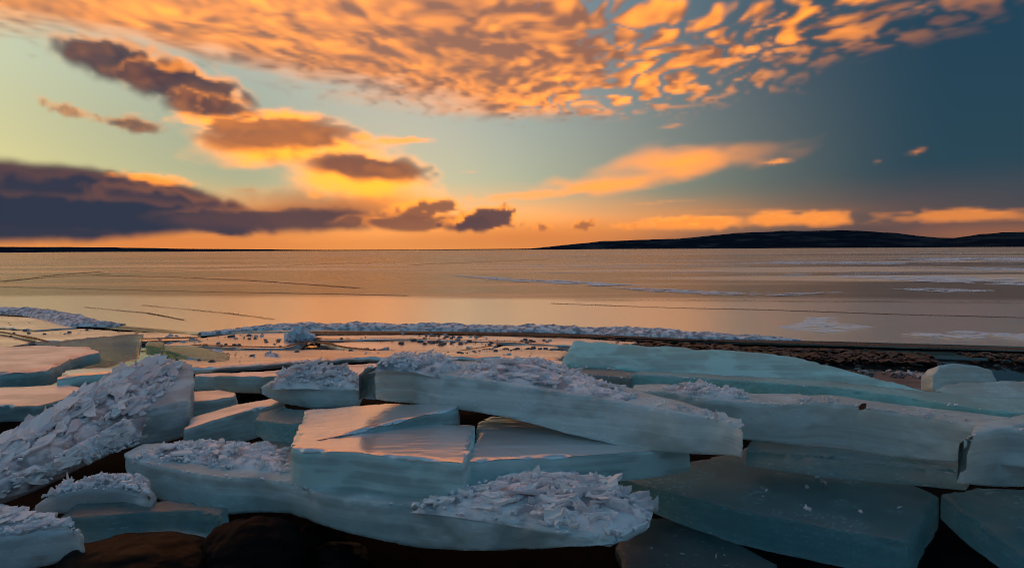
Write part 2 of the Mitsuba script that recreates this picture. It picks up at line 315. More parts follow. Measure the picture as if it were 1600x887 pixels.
# ---------------------------------------------------------------- the setting
SLABS = [{'name': 'A',
  'o': [-0.668, 2.812, 0.354],
  'n': [0.0, 0.0, 1.0],
  'poly': [(-1.27, 0.444, 0.069), (-1.127, 0.331, 0.136), (-0.974, 0.243, 0.17), (-0.777, 0.142, 0.176), (-0.62, 0.08, 0.172), (-0.461, 0.069, 0.155), (-0.295, 0.01, 0.135), (-0.123, -0.128, 0.129),
           (0.052, -0.207, 0.145), (0.263, -0.256, 0.167), (0.469, -0.335, 0.147), (0.663, -0.415, 0.11), (0.844, -0.501, 0.062), (1.015, -0.566, 0.03), (1.159, -0.422, 0.032), (1.212, -0.257, 0.034),
           (1.084, -0.117, 0.078), (0.828, 0.008, 0.108), (0.498, 0.013, 0.136), (0.083, 0.162, 0.143), (-0.346, 0.427, 0.155), (-0.923, 0.659, 0.167), (-1.255, 0.619, 0.132)],
  'mat': 'ice_grey',
  'key': 'ice_block',
  'label': 'long curved grey ice block in front with loose flakes heaped on both ends',
  'cat': 'ice block',
  'piles': [{'region': [(-1.176, 0.362), (-1.102, 0.549), (-0.913, 0.636), (-0.462, 0.493), (-0.328, 0.109), (-0.501, 0.173), (-0.67, 0.193), (-0.851, 0.298), (-1.004, 0.3)],
             'angle': -53.9,
             'n': 110,
             'size': (0.03, 0.13),
             'height': 0.045,
             'tilt': 5,
             'aspect': 1.6,
             'yaw': 55,
             'kind': 'white'},
            {'region': [(0.265, -0.269), (0.504, -0.086), (0.663, 0.027), (0.94, 0.023), (1.087, -0.102), (1.221, -0.244), (1.164, -0.422), (1.019, -0.545), (0.846, -0.479), (0.616, -0.385),
                        (0.418, -0.309)],
             'angle': -8.6,
             'n': 260,
             'size': (0.03, 0.16),
             'height': 0.085,
             'tilt': 5,
             'aspect': 2.4,
             'yaw': 20,
             'kind': 'white'}]},
 {'name': 'B',
  'o': [-0.545, 2.859, 0.509],
  'n': [0.0, 0.0, 1.0],
  'poly': [(-0.417, -0.023, 0.163), (-0.358, -0.079, 0.16), (-0.268, -0.09, 0.17), (-0.099, -0.119, 0.179), (0.072, -0.183, 0.17), (0.181, -0.218, 0.157), (0.349, -0.269, 0.137),
           (0.362, -0.11, 0.145), (0.372, 0.079, 0.155), (0.369, 0.307, 0.167), (-0.097, 0.426, 0.173), (-0.465, 0.279, 0.166)],
  'mat': 'ice_clear',
  'key': 'ice_block',
  'label': 'clear blue-green ice block in the middle foreground with a straight upright front',
  'cat': 'ice block',
  'skin': 'wet_top'},
 {'name': 'C',
  'o': [-0.645, 3.241, 0.537],
  'n': [-0.1142, 0.0, 0.9935],
  'poly': [(-0.327, -0.391, 0.027), (-0.042, -0.228, 0.049), (0.163, -0.115, 0.078), (0.378, -0.018, 0.102), (0.373, 0.08, 0.105), (-0.045, 0.295, 0.112), (-0.5, 0.377, 0.104)],
  'mat': 'ice_polished',
  'key': 'ice_slab',
  'label': 'polished wedge of ice lying on the clear middle block and mirroring the pink sky',
  'cat': 'ice slab',
  'skin': 'wet_top'},
 {'name': 'Q',
  'o': [0.208, 3.074, 0.466],
  'n': [0.0, 0.0, 1.0],
  'poly': [(-0.407, -0.334, 0.126), (-0.212, -0.295, 0.128), (0.063, -0.256, 0.124), (0.346, -0.207, 0.127), (0.589, -0.136, 0.113), (0.6, 0.139, 0.123), (0.122, 0.358, 0.132), (-0.332, 0.463, 0.163),
           (-0.389, 0.305, 0.156), (-0.38, -0.038, 0.14)],
  'mat': 'ice_clear',
  'key': 'ice_block',
  'label': 'teal ice block between the clear middle block and the large dark slab',
  'cat': 'ice block',
  'skin': 'wet_top'},
 {'name': 'D',
  'o': [0.141, 3.189, 0.691],
  'n': [0.0748, 0.0, 0.9972],
  'poly': [(-0.876, -0.018, 0.128), (-0.896, 0.184, 0.168), (-0.818, 0.291, 0.2), (-0.664, 0.274, 0.199), (-0.497, 0.121, 0.162), (-0.333, 0.063, 0.162), (-0.144, -0.013, 0.165),
           (0.066, -0.105, 0.184), (0.264, -0.191, 0.196), (0.424, -0.269, 0.202), (0.57, -0.367, 0.173), (0.695, -0.41, 0.16), (0.77, -0.493, 0.135), (0.78, -0.569, 0.116), (0.832, -0.405, 0.134),
           (0.614, -0.07, 0.15), (0.385, 0.215, 0.163), (0.082, 0.695, 0.186), (-0.437, 0.592, 0.181), (-0.818, 0.476, 0.176)],
  'mat': 'ice_grey',
  'key': 'ice_block',
  'label': 'long thick grey ice block slanting down to the right across the middle of the pile',
  'cat': 'ice block',
  'piles': [{'region': [(-0.882, 0.064), (-0.808, 0.237), (-0.659, 0.239), (-0.503, 0.119), (-0.417, 0.332), (-0.505, 0.542), (-0.815, 0.457)],
             'angle': 33.1,
             'n': 60,
             'size': (0.03, 0.12),
             'height': 0.05,
             'tilt': 8,
             'aspect': 1.5,
             'yaw': 50,
             'kind': 'white'},
            {'region': [(-0.418, 0.133), (-0.271, 0.085), (-0.051, 0.003), (0.156, -0.103), (0.39, -0.217), (0.464, -0.062), (0.315, 0.191), (0.081, 0.673), (-0.363, 0.579)],
             'angle': -23.7,
             'n': 130,
             'size': (0.03, 0.14),
             'height': 0.05,
             'tilt': 6,
             'aspect': 2.0,
             'yaw': 35,
             'kind': 'white'},
            {'region': [(0.426, -0.256), (0.576, -0.343), (0.777, -0.471), (0.761, -0.369), (0.586, -0.183), (0.476, -0.152)],
             'angle': -29.3,
             'n': 26,
             'size': (0.03, 0.09),
             'height': 0.012,
             'tilt': 10,
             'aspect': 2.2,
             'yaw': 20,
             'kind': 'white'}]},
 {'name': 'E',
  'o': [-1.284, 4.142, 0.526],
  'n': [0.0, -0.02, 0.9998],
  'poly': [(-0.249, -0.145, 0.031), (-0.229, -0.04, 0.094), (-0.162, -0.006, 0.135), (0.017, -0.064, 0.149), (0.199, -0.156, 0.13), (0.37, -0.194, 0.106), (0.329, 0.133, 0.115),
           (-0.004, 0.283, 0.119), (-0.27, 0.188, 0.083)],
  'mat': 'ice_grey',
  'key': 'ice_block',
  'label': 'short ice block with a ragged crest of flakes left of the slanting block',
  'cat': 'ice block',
  'piles': [{'region': [(-0.19, -0.094), (0.022, -0.081), (0.277, -0.157), (0.37, -0.142), (0.308, 0.134), (0.002, 0.263), (-0.249, 0.189)],
             'angle': 22.0,
             'n': 90,
             'size': (0.03, 0.15),
             'height': 0.09,
             'tilt': 14,
             'aspect': 1.7,
             'yaw': 45,
             'kind': 'white'}]},
 {'name': 'H',
  'o': [-2.315, 3.719, 0.457],
  'n': [0.1038, -0.1087, 0.9886],
  'poly': [(0.231, 0.615, 0.233), (0.037, 0.97, 0.234), (-0.136, 1.041, 0.219), (-0.228, 0.876, 0.198), (-0.285, 0.6, 0.186), (-0.301, 0.241, 0.171), (-0.26, -0.139, 0.155), (-0.206, -0.481, 0.14),
           (-0.224, -0.793, 0.141), (0.013, -0.976, 0.132), (0.056, -0.822, 0.139), (0.086, -0.667, 0.152), (0.115, -0.513, 0.16), (0.119, -0.35, 0.168), (0.134, -0.1, 0.191), (0.202, 0.062, 0.21),
           (0.286, 0.162, 0.231), (0.36, 0.274, 0.23)],
  'mat': 'ice_frost',
  'flakes': 'H',
  'key': 'ice_slab',
  'label': 'big tilted slab buried under long overlapping feathery ice flakes',
  'cat': 'ice slab',
  'piles': [{'region': [(-0.323, -0.642), (-0.195, -0.495), (-0.248, -0.156), (-0.281, 0.27), (-0.271, 0.72), (-0.144, 0.987), (0.017, 0.866), (0.17, 0.385), (0.217, 0.055), (0.134, -0.1),
                        (0.129, -0.365), (0.125, -0.527), (0.095, -0.68), (0.06, -0.828), (-0.032, -0.986)],
             'angle': 90.6,
             'n': 280,
             'size': (0.07, 0.32),
             'height': 0.09,
             'tilt': 8,
             'aspect': 3.0,
             'yaw': 15,
             'kind': 'white'},
            {'region': [(-0.026, -0.382), (-0.03, -0.279), (-0.037, 0.01), (-0.073, 0.331), (-0.048, 0.484), (0.072, 0.395), (0.05, 0.042), (0.062, -0.203), (0.033, -0.402)],
             'angle': 91.3,
             'n': 75,
             'size': (0.05, 0.2),
             'height': 0.021,
             'tilt': 5,
             'aspect': 2.8,
             'yaw': 14,
             'kind': 'white',
             'face_at': [-2.13, 3.122, 0.364],
             'face_normal': [0.8762, -0.3783, 0.2987]}]},
 {'name': 'I',
  'o': [-1.811, 2.835, 0.321],
  'n': [0.0, -0.03, 0.9996],
  'poly': [(-0.131, -0.223, 0.02), (-0.142, -0.141, 0.047), (-0.135, -0.055, 0.085), (-0.057, 0.014, 0.115), (0.074, 0.026, 0.11), (0.275, -0.061, 0.059), (0.252, 0.023, 0.06), (0.126, 0.178, 0.087),
           (-0.076, 0.181, 0.087), (-0.185, 0.059, 0.056)],
  'mat': 'ice_frost',
  'key': 'ice_block',
  'label': 'small frosted ice block with layered edges below the feathery slab',
  'cat': 'ice block',
  'piles': [{'region': [(-0.152, -0.128), (-0.145, -0.041), (-0.067, 0.029), (0.065, 0.042), (0.267, -0.046), (0.13, 0.155), (-0.062, 0.157), (-0.176, 0.045)],
             'angle': 15.7,
             'n': 70,
             'size': (0.03, 0.11),
             'height': 0.03,
             'tilt': 6,
             'aspect': 1.8,
             'yaw': 25,
             'kind': 'white'}]},
 {'name': 'J',
  'o': [-1.504, 2.754, 0.267],
  'n': [0.0, 0.0, 1.0],
  'poly': [(-0.357, -0.102, 0.102), (-0.031, -0.034, 0.125), (0.183, -0.03, 0.125), (0.305, -0.072, 0.113), (0.298, 0.038, 0.118), (-0.01, 0.115, 0.121), (-0.387, 0.084, 0.12)],
  'mat': 'ice_dark',
  'key': 'ice_slab',
  'label': 'flat dark blue slab lying low behind the brown rock',
  'cat': 'ice slab'},
 {'name': 'K',
  'o': [-1.883, 2.533, 0.289],
  'n': [-0.02, -0.0499, 0.9986],
  'poly': [(-0.171, -0.131, 0.161), (-0.027, -0.104, 0.149), (0.081, -0.054, 0.138), (0.191, -0.029, 0.125), (0.271, -0.085, 0.094), (0.197, -0.008, 0.097), (0.052, 0.077, 0.125),
           (-0.17, 0.16, 0.129), (-0.425, 0.174, 0.13)],
  'mat': 'ice_frost',
  'key': 'ice_block',
  'label': 'flaky ice block in the bottom left corner under pinkish broken sheets',
  'cat': 'ice block',
  'piles': [{'region': [(-0.156, -0.121), (-0.039, -0.088), (0.073, -0.043), (0.187, -0.023), (0.258, -0.073), (0.191, -0.007), (0.052, 0.078), (-0.166, 0.154), (-0.393, 0.167)],
             'angle': 21.3,
             'n': 80,
             'size': (0.04, 0.16),
             'height': 0.03,
             'tilt': 5,
             'aspect': 1.8,
             'yaw': 25,
             'kind': 'white'}]},
 {'name': 'L',
  'o': [-4.153, 5.733, 0.444],
  'n': [0.0, 0.0, 1.0],
  'poly': [(-0.223, -0.821, 0.151), (0.28, -0.733, 0.149), (0.463, -0.686, 0.15), (0.53, -0.55, 0.149), (0.47, -0.312, 0.146), (0.359, -0.015, 0.143), (0.339, 0.199, 0.125), (0.402, 0.309, 0.11),
           (0.086, 0.644, 0.11), (-0.484, 0.753, 0.124), (-0.803, 0.678, 0.135), (-1.419, 0.535, 0.132)],
  'mat': 'ice_polished',
  'key': 'ice_slab',
  'label': 'flat pale slab at the far left with a curved blue front edge',
  'cat': 'ice slab',
  'skin': 'frost_top'},
 {'name': 'O1',
  'o': [-3.131, 5.014, 0.449],
  'n': [0.0, 0.0, 1.0],
  'poly': [(-0.162, -0.261, 0.1), (-0.031, -0.141, 0.103), (0.138, -0.07, 0.104), (0.303, -0.022, 0.096), (0.211, 0.231, 0.101), (-0.14, 0.185, 0.1), (-0.32, 0.078, 0.098)],
  'mat': 'ice_clear',
  'key': 'ice_slab',
  'label': 'thin teal slab tucked under the curved end of the flat pale slab',
  'cat': 'ice slab',
  'skin': 'wet_top'},
 {'name': 'O2',
  'o': [-3.303, 4.443, 0.387],
  'n': [0.0, 0.0, 1.0],
  'poly': [(-0.244, -0.386, 0.101), (0.078, -0.293, 0.104), (0.324, -0.298, 0.095), (0.361, -0.082, 0.092), (0.357, 0.158, 0.088), (0.072, 0.387, 0.093), (-0.211, 0.327, 0.092),
           (-0.738, 0.187, 0.107)],
  'mat': 'ice_polished',
  'key': 'ice_slab',
  'label': 'pale lower slab at the left edge just behind the feathery slab',
  'cat': 'ice slab',
  'skin': 'frost_top'},
 {'name': 'P1',
  'o': [-2.051, 4.524, 0.368],
  'n': [0.0, 0.0, 1.0],
  'poly': [(-0.078, -0.192, 0.125), (0.058, -0.158, 0.134), (0.163, -0.045, 0.138), (0.13, 0.099, 0.133), (-0.02, 0.167, 0.126), (-0.252, 0.13, 0.125)],
  'mat': 'ice_grey',
  'key': 'ice_block',
  'label': 'small square ice block touching the smooth end of the feathery slab',
  'cat': 'ice block',
  'skin': 'frost_top'},
 {'name': 'P2',
  'o': [-1.69, 4.067, 0.369],
  'n': [-0.0995, -0.0199, 0.9948],
  'poly': [(-0.174, -0.355, 0.185), (-0.077, -0.209, 0.185), (0.045, -0.042, 0.185), (0.205, 0.062, 0.174), (0.242, 0.145, 0.162), (0.111, 0.269, 0.166), (-0.087, 0.183, 0.179),
           (-0.264, -0.053, 0.185)],
  'mat': 'ice_grey',
  'key': 'ice_slab',
  'label': 'sloping slab with a pale frosted top below the small square ice block',
  'cat': 'ice slab',
  'skin': 'frost_top'},
 {'name': 'P3',
  'o': [-1.331, 3.79, 0.401],
  'n': [-0.0499, 0.0, 0.9988],
  'poly': [(-0.142, -0.038, 0.086), (-0.023, -0.134, 0.14), (0.121, -0.191, 0.138), (0.206, -0.182, 0.139), (0.109, 0.133, 0.151), (-0.087, 0.26, 0.132), (-0.184, 0.152, 0.106)],
  'mat': 'ice_dark',
  'key': 'ice_block',
  'label': 'dark ice block just left of the mirroring wedge',
  'cat': 'ice block'},
 {'name': 'P4',
  'o': [-1.285, 3.443, 0.317],
  'n': [0.0, -0.02, 0.9998],
  'poly': [(-0.13, -0.114, 0.096), (0.049, -0.117, 0.096), (0.206, -0.1, 0.096), (0.139, 0.114, 0.102), (-0.088, 0.163, 0.104), (-0.176, 0.053, 0.101)],
  'mat': 'ice_dark',
  'key': 'ice_slab',
  'label': 'flat dark slab in the hollow behind the loose flakes of the front block',
  'cat': 'ice slab'},
 {'name': 'F',
  'o': [-1.181, 5.16, 0.412],
  'n': [0.0, 0.0, 1.0],
  'poly': [(-1.244, -0.135, 0.13), (-0.752, -0.176, 0.143), (-0.411, -0.186, 0.162), (0.031, -0.224, 0.161), (0.707, -0.294, 0.159), (1.552, -0.318, 0.158), (1.614, 0.476, 0.184),
           (0.633, 0.476, 0.184), (-0.106, 0.372, 0.18), (-0.743, 0.065, 0.15), (-1.282, -0.055, 0.132)],
  'mat': 'ice_polished',
  'key': 'ice_slab',
  'label': 'wide flat slab with a pinkish top behind the short flake-crested block',
  'cat': 'ice slab',
  'skin': 'frost_top'},
 {'name': 'G',
  'o': [-2.063, 8.209, 0.089],
  'n': [0.0, 0.1191, 0.9929],
  'poly': [(-0.509, -3.122, 0.064), (-0.336, -2.957, 0.066), (-0.184, -2.567, 0.071), (0.011, -1.989, 0.072), (0.224, -1.438, 0.078), (0.388, -1.13, 0.075), (0.838, -1.193, 0.067),
           (1.388, -1.271, 0.067), (1.927, -1.347, 0.066), (2.479, -2.029, 0.059), (2.787, 0.163, 0.08), (1.622, 3.089, 0.097), (0.338, 2.942, 0.096), (-0.322, 1.278, 0.082), (-1.626, 3.376, 0.1),
           (-2.361, 2.706, 0.094), (-3.869, 4.35, 0.108), (-2.794, 1.138, 0.081)],
  'mat': 'floe',
  'key': 'ice_floe',
  'label': 'broad orange-lit floe littered with crumbs behind the wide flat slab',
  'cat': 'ice floe',
  'piles': [{'region': [(-1.976, 0.013), (-1.269, -0.887), (-1.68, 0.432), (-2.945, 2.834), (-2.912, 2.098)],
             'angle': -9.3,
             'n': 12,
             'size': (0.06, 0.14),
             'height': 0.05,
             'tilt': 26,
             'aspect': 1.5,
             'yaw': 60,
             'kind': 'grey'},
            {'region': [(-0.604, -1.152), (-0.219, -1.672), (-0.616, -0.609), (-0.94, -0.149)],
             'angle': -54.2,
             'n': 6,
             'size': (0.06, 0.12),
             'height': 0.03,
             'tilt': 22,
             'aspect': 1.7,
             'yaw': 40,
             'kind': 'grey'}]},
 {'name': 'N',
  'o': [-3.187, 6.627, 0.341],
  'n': [0.0, 0.03, 0.9996],
  'poly': [(-0.508, 0.322, 0.1), (-0.196, 0.037, 0.096), (0.115, -0.276, 0.085), (0.447, -0.605, 0.069), (0.621, -0.738, 0.057), (0.406, -0.093, 0.063), (-0.237, 0.604, 0.069),
           (-0.647, 0.749, 0.085)],
  'mat': 'ice_green',
  'key': 'ice_plate',
  'label': 'glassy plate with a dark green ribbed edge on the orange-lit floes',
  'cat': 'ice plate'},
 {'name': 'N1',
  'o': [-3.66, 6.78, 0.414],
  'n': [0.0, 0.0, 1.0],
  'poly': [(-0.057, -0.076, 0.116), (0.06, -0.126, 0.115), (0.186, -0.22, 0.107), (0.029, 0.156, 0.1), (-0.218, 0.266, 0.101)],
  'mat': 'ice_green',
  'key': 'ice_plate',
  'label': 'little green glassy chunk beside the standing grey plate',
  'cat': 'ice plate'},
 {'name': 'M',
  'o': [-4.169, 6.481, 0.41],
  'n': [0.0959, -0.9585, 0.2684],
  'poly': [(-0.422, -0.101, 0.05), (0.12, -0.223, 0.05), (0.515, -0.109, 0.05), (0.546, 0.156, 0.05), (0.048, 0.114, 0.05), (-0.273, 0.086, 0.05), (-0.535, 0.078, 0.05)],
  'mat': 'ice_thin',
  'key': 'ice_plate',
  'label': 'thin grey see-through plate standing on edge behind the flat pale slab',
  'cat': 'ice plate'},
 {'name': 'X',
  'o': [1.623, 4.366, 0.548],
  'n': [0.0, -0.3872, 0.922],
  'poly': [(-0.863, 0.017, 0.126), (-0.378, -0.071, 0.124), (0.022, -0.119, 0.123), (0.407, -0.181, 0.121), (0.761, -0.282, 0.095), (1.058, -0.359, 0.07), (0.946, -0.235, 0.111),
           (0.767, -0.112, 0.123), (0.507, 0.05, 0.127), (0.27, 0.189, 0.131), (-0.286, 0.279, 0.133), (-0.721, 0.345, 0.135), (-1.182, 0.403, 0.136), (-1.309, 0.076, 0.128)],
  'mat': 'ice_aqua',
  'key': 'ice_slab',
  'label': 'glowing aqua slab tilted up on the right, the brightest blue piece of the pile',
  'cat': 'ice slab'},
 {'name': 'W',
  'o': [1.96, 3.801, 0.531],
  'n': [0.0, -0.0499, 0.9988],
  'poly': [(-1.208, 0.415, 0.243), (-0.776, 0.288, 0.235), (-0.42, 0.184, 0.229), (-0.095, 0.057, 0.215), (0.18, -0.117, 0.194), (0.355, -0.286, 0.175), (0.524, -0.43, 0.162), (0.91, -0.514, 0.158),
           (1.103, -0.289, 0.169), (0.559, -0.084, 0.178), (-0.008, 0.238, 0.194), (-1.124, 0.537, 0.208)],
  'mat': 'ice_teal',
  'key': 'ice_slab',
  'label': 'smooth dark teal slab directly below the glowing aqua slab',
  'cat': 'ice slab'},
 {'name': 'W0',
  'o': [0.555, 4.331, 0.548],
  'n': [0.0, -0.0995, 0.995],
  'poly': [(-0.24, -0.012, 0.058), (-0.023, -0.075, 0.074), (0.195, -0.15, 0.08), (0.281, 0.007, 0.083), (-0.0, 0.105, 0.068), (-0.213, 0.125, 0.06)],
  'mat': 'ice_thin',
  'key': 'ice_plate',
  'label': 'clear glassy plate at the left end of the glowing aqua slab',
  'cat': 'ice plate'},
 {'name': 'U',
  'o': [1.574, 3.258, 0.576],
  'n': [0.0, 0.0, 1.0],
  'poly': [(-0.935, 0.328, 0.172), (-0.741, 0.34, 0.193), (-0.582, 0.163, 0.197), (-0.361, 0.042, 0.19), (-0.214, 0.011, 0.201), (-0.038, 0.049, 0.235), (0.093, -0.01, 0.237), (0.236, -0.143, 0.221),
           (0.376, -0.3, 0.193), (0.462, -0.421, 0.163), (0.579, -0.484, 0.16), (0.747, -0.602, 0.153), (1.006, -0.303, 0.17), (0.749, -0.263, 0.172), (0.441, -0.058, 0.184), (0.116, 0.237, 0.201),
           (-0.366, 0.313, 0.206), (-0.689, 0.565, 0.183), (-0.88, 0.534, 0.182)],
  'mat': 'ice_grey',
  'key': 'ice_block',
  'label': 'very long grey ice block on the right with a brown leaf on its rim',
  'cat': 'ice block',
  'piles': [{'region': [(-0.747, 0.389), (-0.574, 0.192), (-0.433, 0.115), (-0.352, 0.157), (-0.372, 0.297), (-0.646, 0.438)],
             'angle': -24.9,
             'n': 40,
             'size': (0.03, 0.13),
             'height': 0.04,
             'tilt': 10,
             'aspect': 1.8,
             'yaw': 45,
             'kind': 'white'},
            {'region': [(-0.224, 0.025), (-0.032, 0.062), (0.068, 0.004), (0.091, 0.116), (-0.123, 0.151)],
             'angle': 4.7,
             'n': 18,
             'size': (0.03, 0.08),
             'height': 0.015,
             'tilt': 10,
             'aspect': 1.6,
             'yaw': 40,
             'kind': 'white'},
            {'region': [(0.236, -0.143), (0.376, -0.301), (0.444, -0.368), (0.468, -0.291), (0.318, -0.108)],
             'angle': -54.2,
             'n': 12,
             'size': (0.03, 0.07),
             'height': 0.01,
             'tilt': 8,
             'aspect': 1.8,
             'yaw': 40,
             'kind': 'white'}]},
 {'name': 'V',
  'o': [2.197, 2.836, 0.585],
  'n': [0.0, -0.0995, 0.995],
  'poly': [(-0.394, -0.184, 0.178), (-0.296, -0.117, 0.219), (-0.139, -0.047, 0.262), (0.056, -0.005, 0.283), (0.328, -0.009, 0.282), (0.496, 0.184, 0.301), (0.117, 0.147, 0.286),
           (-0.168, 0.03, 0.231)],
  'mat': 'ice_grey',
  'key': 'ice_block',
  'label': 'thick grey ice block at the right edge, in front of the long grey block',
  'cat': 'ice block'},
 {'name': 'Z',
  'o': [1.73, 3.159, 0.355],
  'n': [0.0, 0.0, 1.0],
  'poly': [(-0.569, 0.121, 0.094), (-0.2, -0.009, 0.109), (0.049, -0.11, 0.105), (0.225, -0.204, 0.096), (0.281, -0.257, 0.084), (0.446, -0.051, 0.09), (0.205, 0.161, 0.096), (-0.438, 0.348, 0.101)],
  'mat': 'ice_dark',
  'key': 'ice_slab',
  'label': 'dark slab in shadow beneath the very long grey block',
  'cat': 'ice slab'},
 {'name': 'Y1',
  'o': [3.198, 4.713, 0.416],
  'n': [-0.0471, -0.9428, 0.33],
  'poly': [(-0.169, -0.152, 0.16), (0.138, -0.155, 0.16), (0.257, -0.044, 0.16), (0.239, 0.061, 0.16), (0.1, 0.1, 0.16), (-0.032, 0.111, 0.16), (-0.124, 0.093, 0.16), (-0.191, 0.044, 0.16),
           (-0.218, -0.057, 0.16)],
  'mat': 'ice_grey',
  'key': 'ice_block',
  'label': 'upright rounded grey block with a frosted rim beyond the right end of the aqua slab',
  'cat': 'ice block'},
 {'name': 'Y2',
  'o': [2.964, 3.953, 0.465],
  'n': [0.0, -0.3134, 0.9496],
  'poly': [(-0.394, -0.076, 0.112), (-0.249, -0.12, 0.111), (-0.02, -0.164, 0.109), (0.336, -0.268, 0.106), (0.724, 0.202, 0.119), (0.235, 0.191, 0.119), (-0.247, 0.156, 0.118),
           (-0.384, 0.079, 0.116)],
  'mat': 'ice_polished',
  'key': 'ice_slab',
  'label': 'pale sloping slab at the right edge in front of the upright rounded block',
  'cat': 'ice slab'},
 {'name': 'R',
  'o': [1.311, 3.207, 0.178],
  'n': [0.0, 0.0, 1.0],
  'poly': [(-0.789, 0.173, 0.084), (-0.679, 0.059, 0.119), (-0.547, -0.057, 0.139), (-0.307, -0.258, 0.164), (-0.081, -0.403, 0.161), (0.081, -0.515, 0.155), (0.263, -0.625, 0.154),
           (0.436, -0.41, 0.161), (0.591, -0.234, 0.165), (0.7, -0.117, 0.16), (0.648, 0.15, 0.161), (0.456, 0.753, 0.19), (0.14, 0.733, 0.189), (-0.242, 0.47, 0.162), (-0.67, 0.281, 0.114)],
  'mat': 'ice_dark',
  'key': 'ice_slab',
  'label': 'large dark flat slab with a teal front edge in the right foreground',
  'cat': 'ice slab',
  'piles': [{'region': [(-0.05, 0.21), (0.307, 0.414), (0.368, -0.071), (0.443, -0.306), (0.28, -0.537), (0.033, -0.451), (-0.229, -0.282)],
             'angle': -33.8,
             'n': 9,
             'size': (0.02, 0.06),
             'height': 0.004,
             'tilt': 6,
             'aspect': 1.8,
             'yaw': 60,
             'kind': 'white'}]},
 {'name': 'S',
  'o': [2.204, 2.834, 0.168],
  'n': [0.0, 0.0, 1.0],
  'poly': [(-0.153, 0.307, 0.121), (-0.188, 0.119, 0.13), (-0.22, -0.126, 0.13), (-0.239, -0.324, 0.13), (-0.251, -0.518, 0.129), (-0.026, -0.521, 0.129), (0.702, 0.27, 0.137), (0.306, 0.386, 0.136),
           (0.069, 0.408, 0.131)],
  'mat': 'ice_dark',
  'key': 'ice_slab',
  'label': 'dark slab in the bottom right corner with a lighter diagonal edge',
  'cat': 'ice slab'},
 {'name': 'T',
  'o': [0.748, 2.863, 0.016],
  'n': [0.0, 0.0, 1.0],
  'poly': [(-0.29, 0.092, 0.057), (-0.301, -0.231, 0.051), (-0.119, -0.381, 0.048), (0.222, -0.385, 0.048), (0.372, -0.101, 0.053), (0.232, 0.187, 0.059), (0.046, 0.407, 0.063),
           (-0.162, 0.41, 0.063)],
  'mat': 'ice_dark',
  'key': 'ice_slab',
  'label': 'thin dark slab lying low under the front edge of the large dark slab',
  'cat': 'ice slab',
  'piles': [{'region': [(-0.149, 0.228), (0.074, 0.155), (0.215, -0.04), (0.052, -0.126), (-0.184, -0.094)],
             'angle': -29.4,
             'n': 5,
             'size': (0.02, 0.05),
             'height': 0.004,
             'tilt': 6,
             'aspect': 1.8,
             'yaw': 60,
             'kind': 'white'}]}]
LAKE_EDGE = [(-21.764, 17.396), (-13.989, 16.145), (-11.947, 15.507), (-10.659, 14.954), (-9.363, 13.881), (-8.143, 12.606), (-7.137, 12.131), (-5.195, 11.097), (-3.459, 11.194), (-1.065, 10.997),
 (0.721, 10.746), (1.981, 10.291), (2.878, 9.956), (4.631, 9.604), (6.95, 9.002), (8.258, 8.552), (11.051, 7.621)]
FLOES = [{'name': 'f1',
  'poly': [(-11.615, 12.045), (-9.283, 12.032), (-8.28, 11.598), (-7.794, 12.061), (-6.899, 11.628), (-5.512, 11.199), (-5.147, 10.925), (-4.866, 10.431), (-6.451, 10.199), (-7.372, 10.461),
           (-7.435, 9.621), (-9.051, 9.369)]},
 {'name': 'f1b', 'poly': [(-14.169, 14.71), (-11.205, 14.539), (-10.089, 14.056), (-8.822, 12.981), (-8.028, 12.278), (-8.49, 11.895), (-9.613, 12.463), (-12.028, 12.476)]},
 {'name': 'f2',
  'poly': [(-5.235, 9.799), (-5.068, 10.289), (-4.877, 10.748), (-4.373, 11.325), (-3.993, 11.491), (-3.524, 11.197), (-3.16, 10.283), (-3.061, 9.712), (-3.271, 9.396), (-3.837, 9.45),
           (-4.691, 9.71)]},
 {'name': 'f4', 'poly': [(-2.854, 9.84), (-2.327, 10.029), (-1.462, 10.065), (-0.194, 9.8), (-0.275, 9.343), (-0.609, 8.936), (-0.998, 8.565), (-1.728, 8.92), (-2.355, 9.361)]},
 {'name': 'f5', 'poly': [(-0.097, 9.528), (0.542, 9.438), (0.907, 8.995), (0.645, 8.404), (-0.331, 8.438), (-0.822, 8.455), (-0.476, 8.874)]},
 {'name': 'f6', 'poly': [(-3.221, 10.756), (-1.876, 10.779), (-0.412, 10.552), (0.978, 10.183), (1.871, 9.716), (1.419, 9.215), (0.549, 9.568), (-0.581, 9.956), (-1.98, 10.233), (-2.986, 10.128)]},
 {'name': 'f7', 'poly': [(3.196, 6.889), (3.707, 7.24), (4.233, 7.301), (4.669, 7.21), (4.101, 6.232), (3.593, 6.189), (3.265, 6.493)]}]
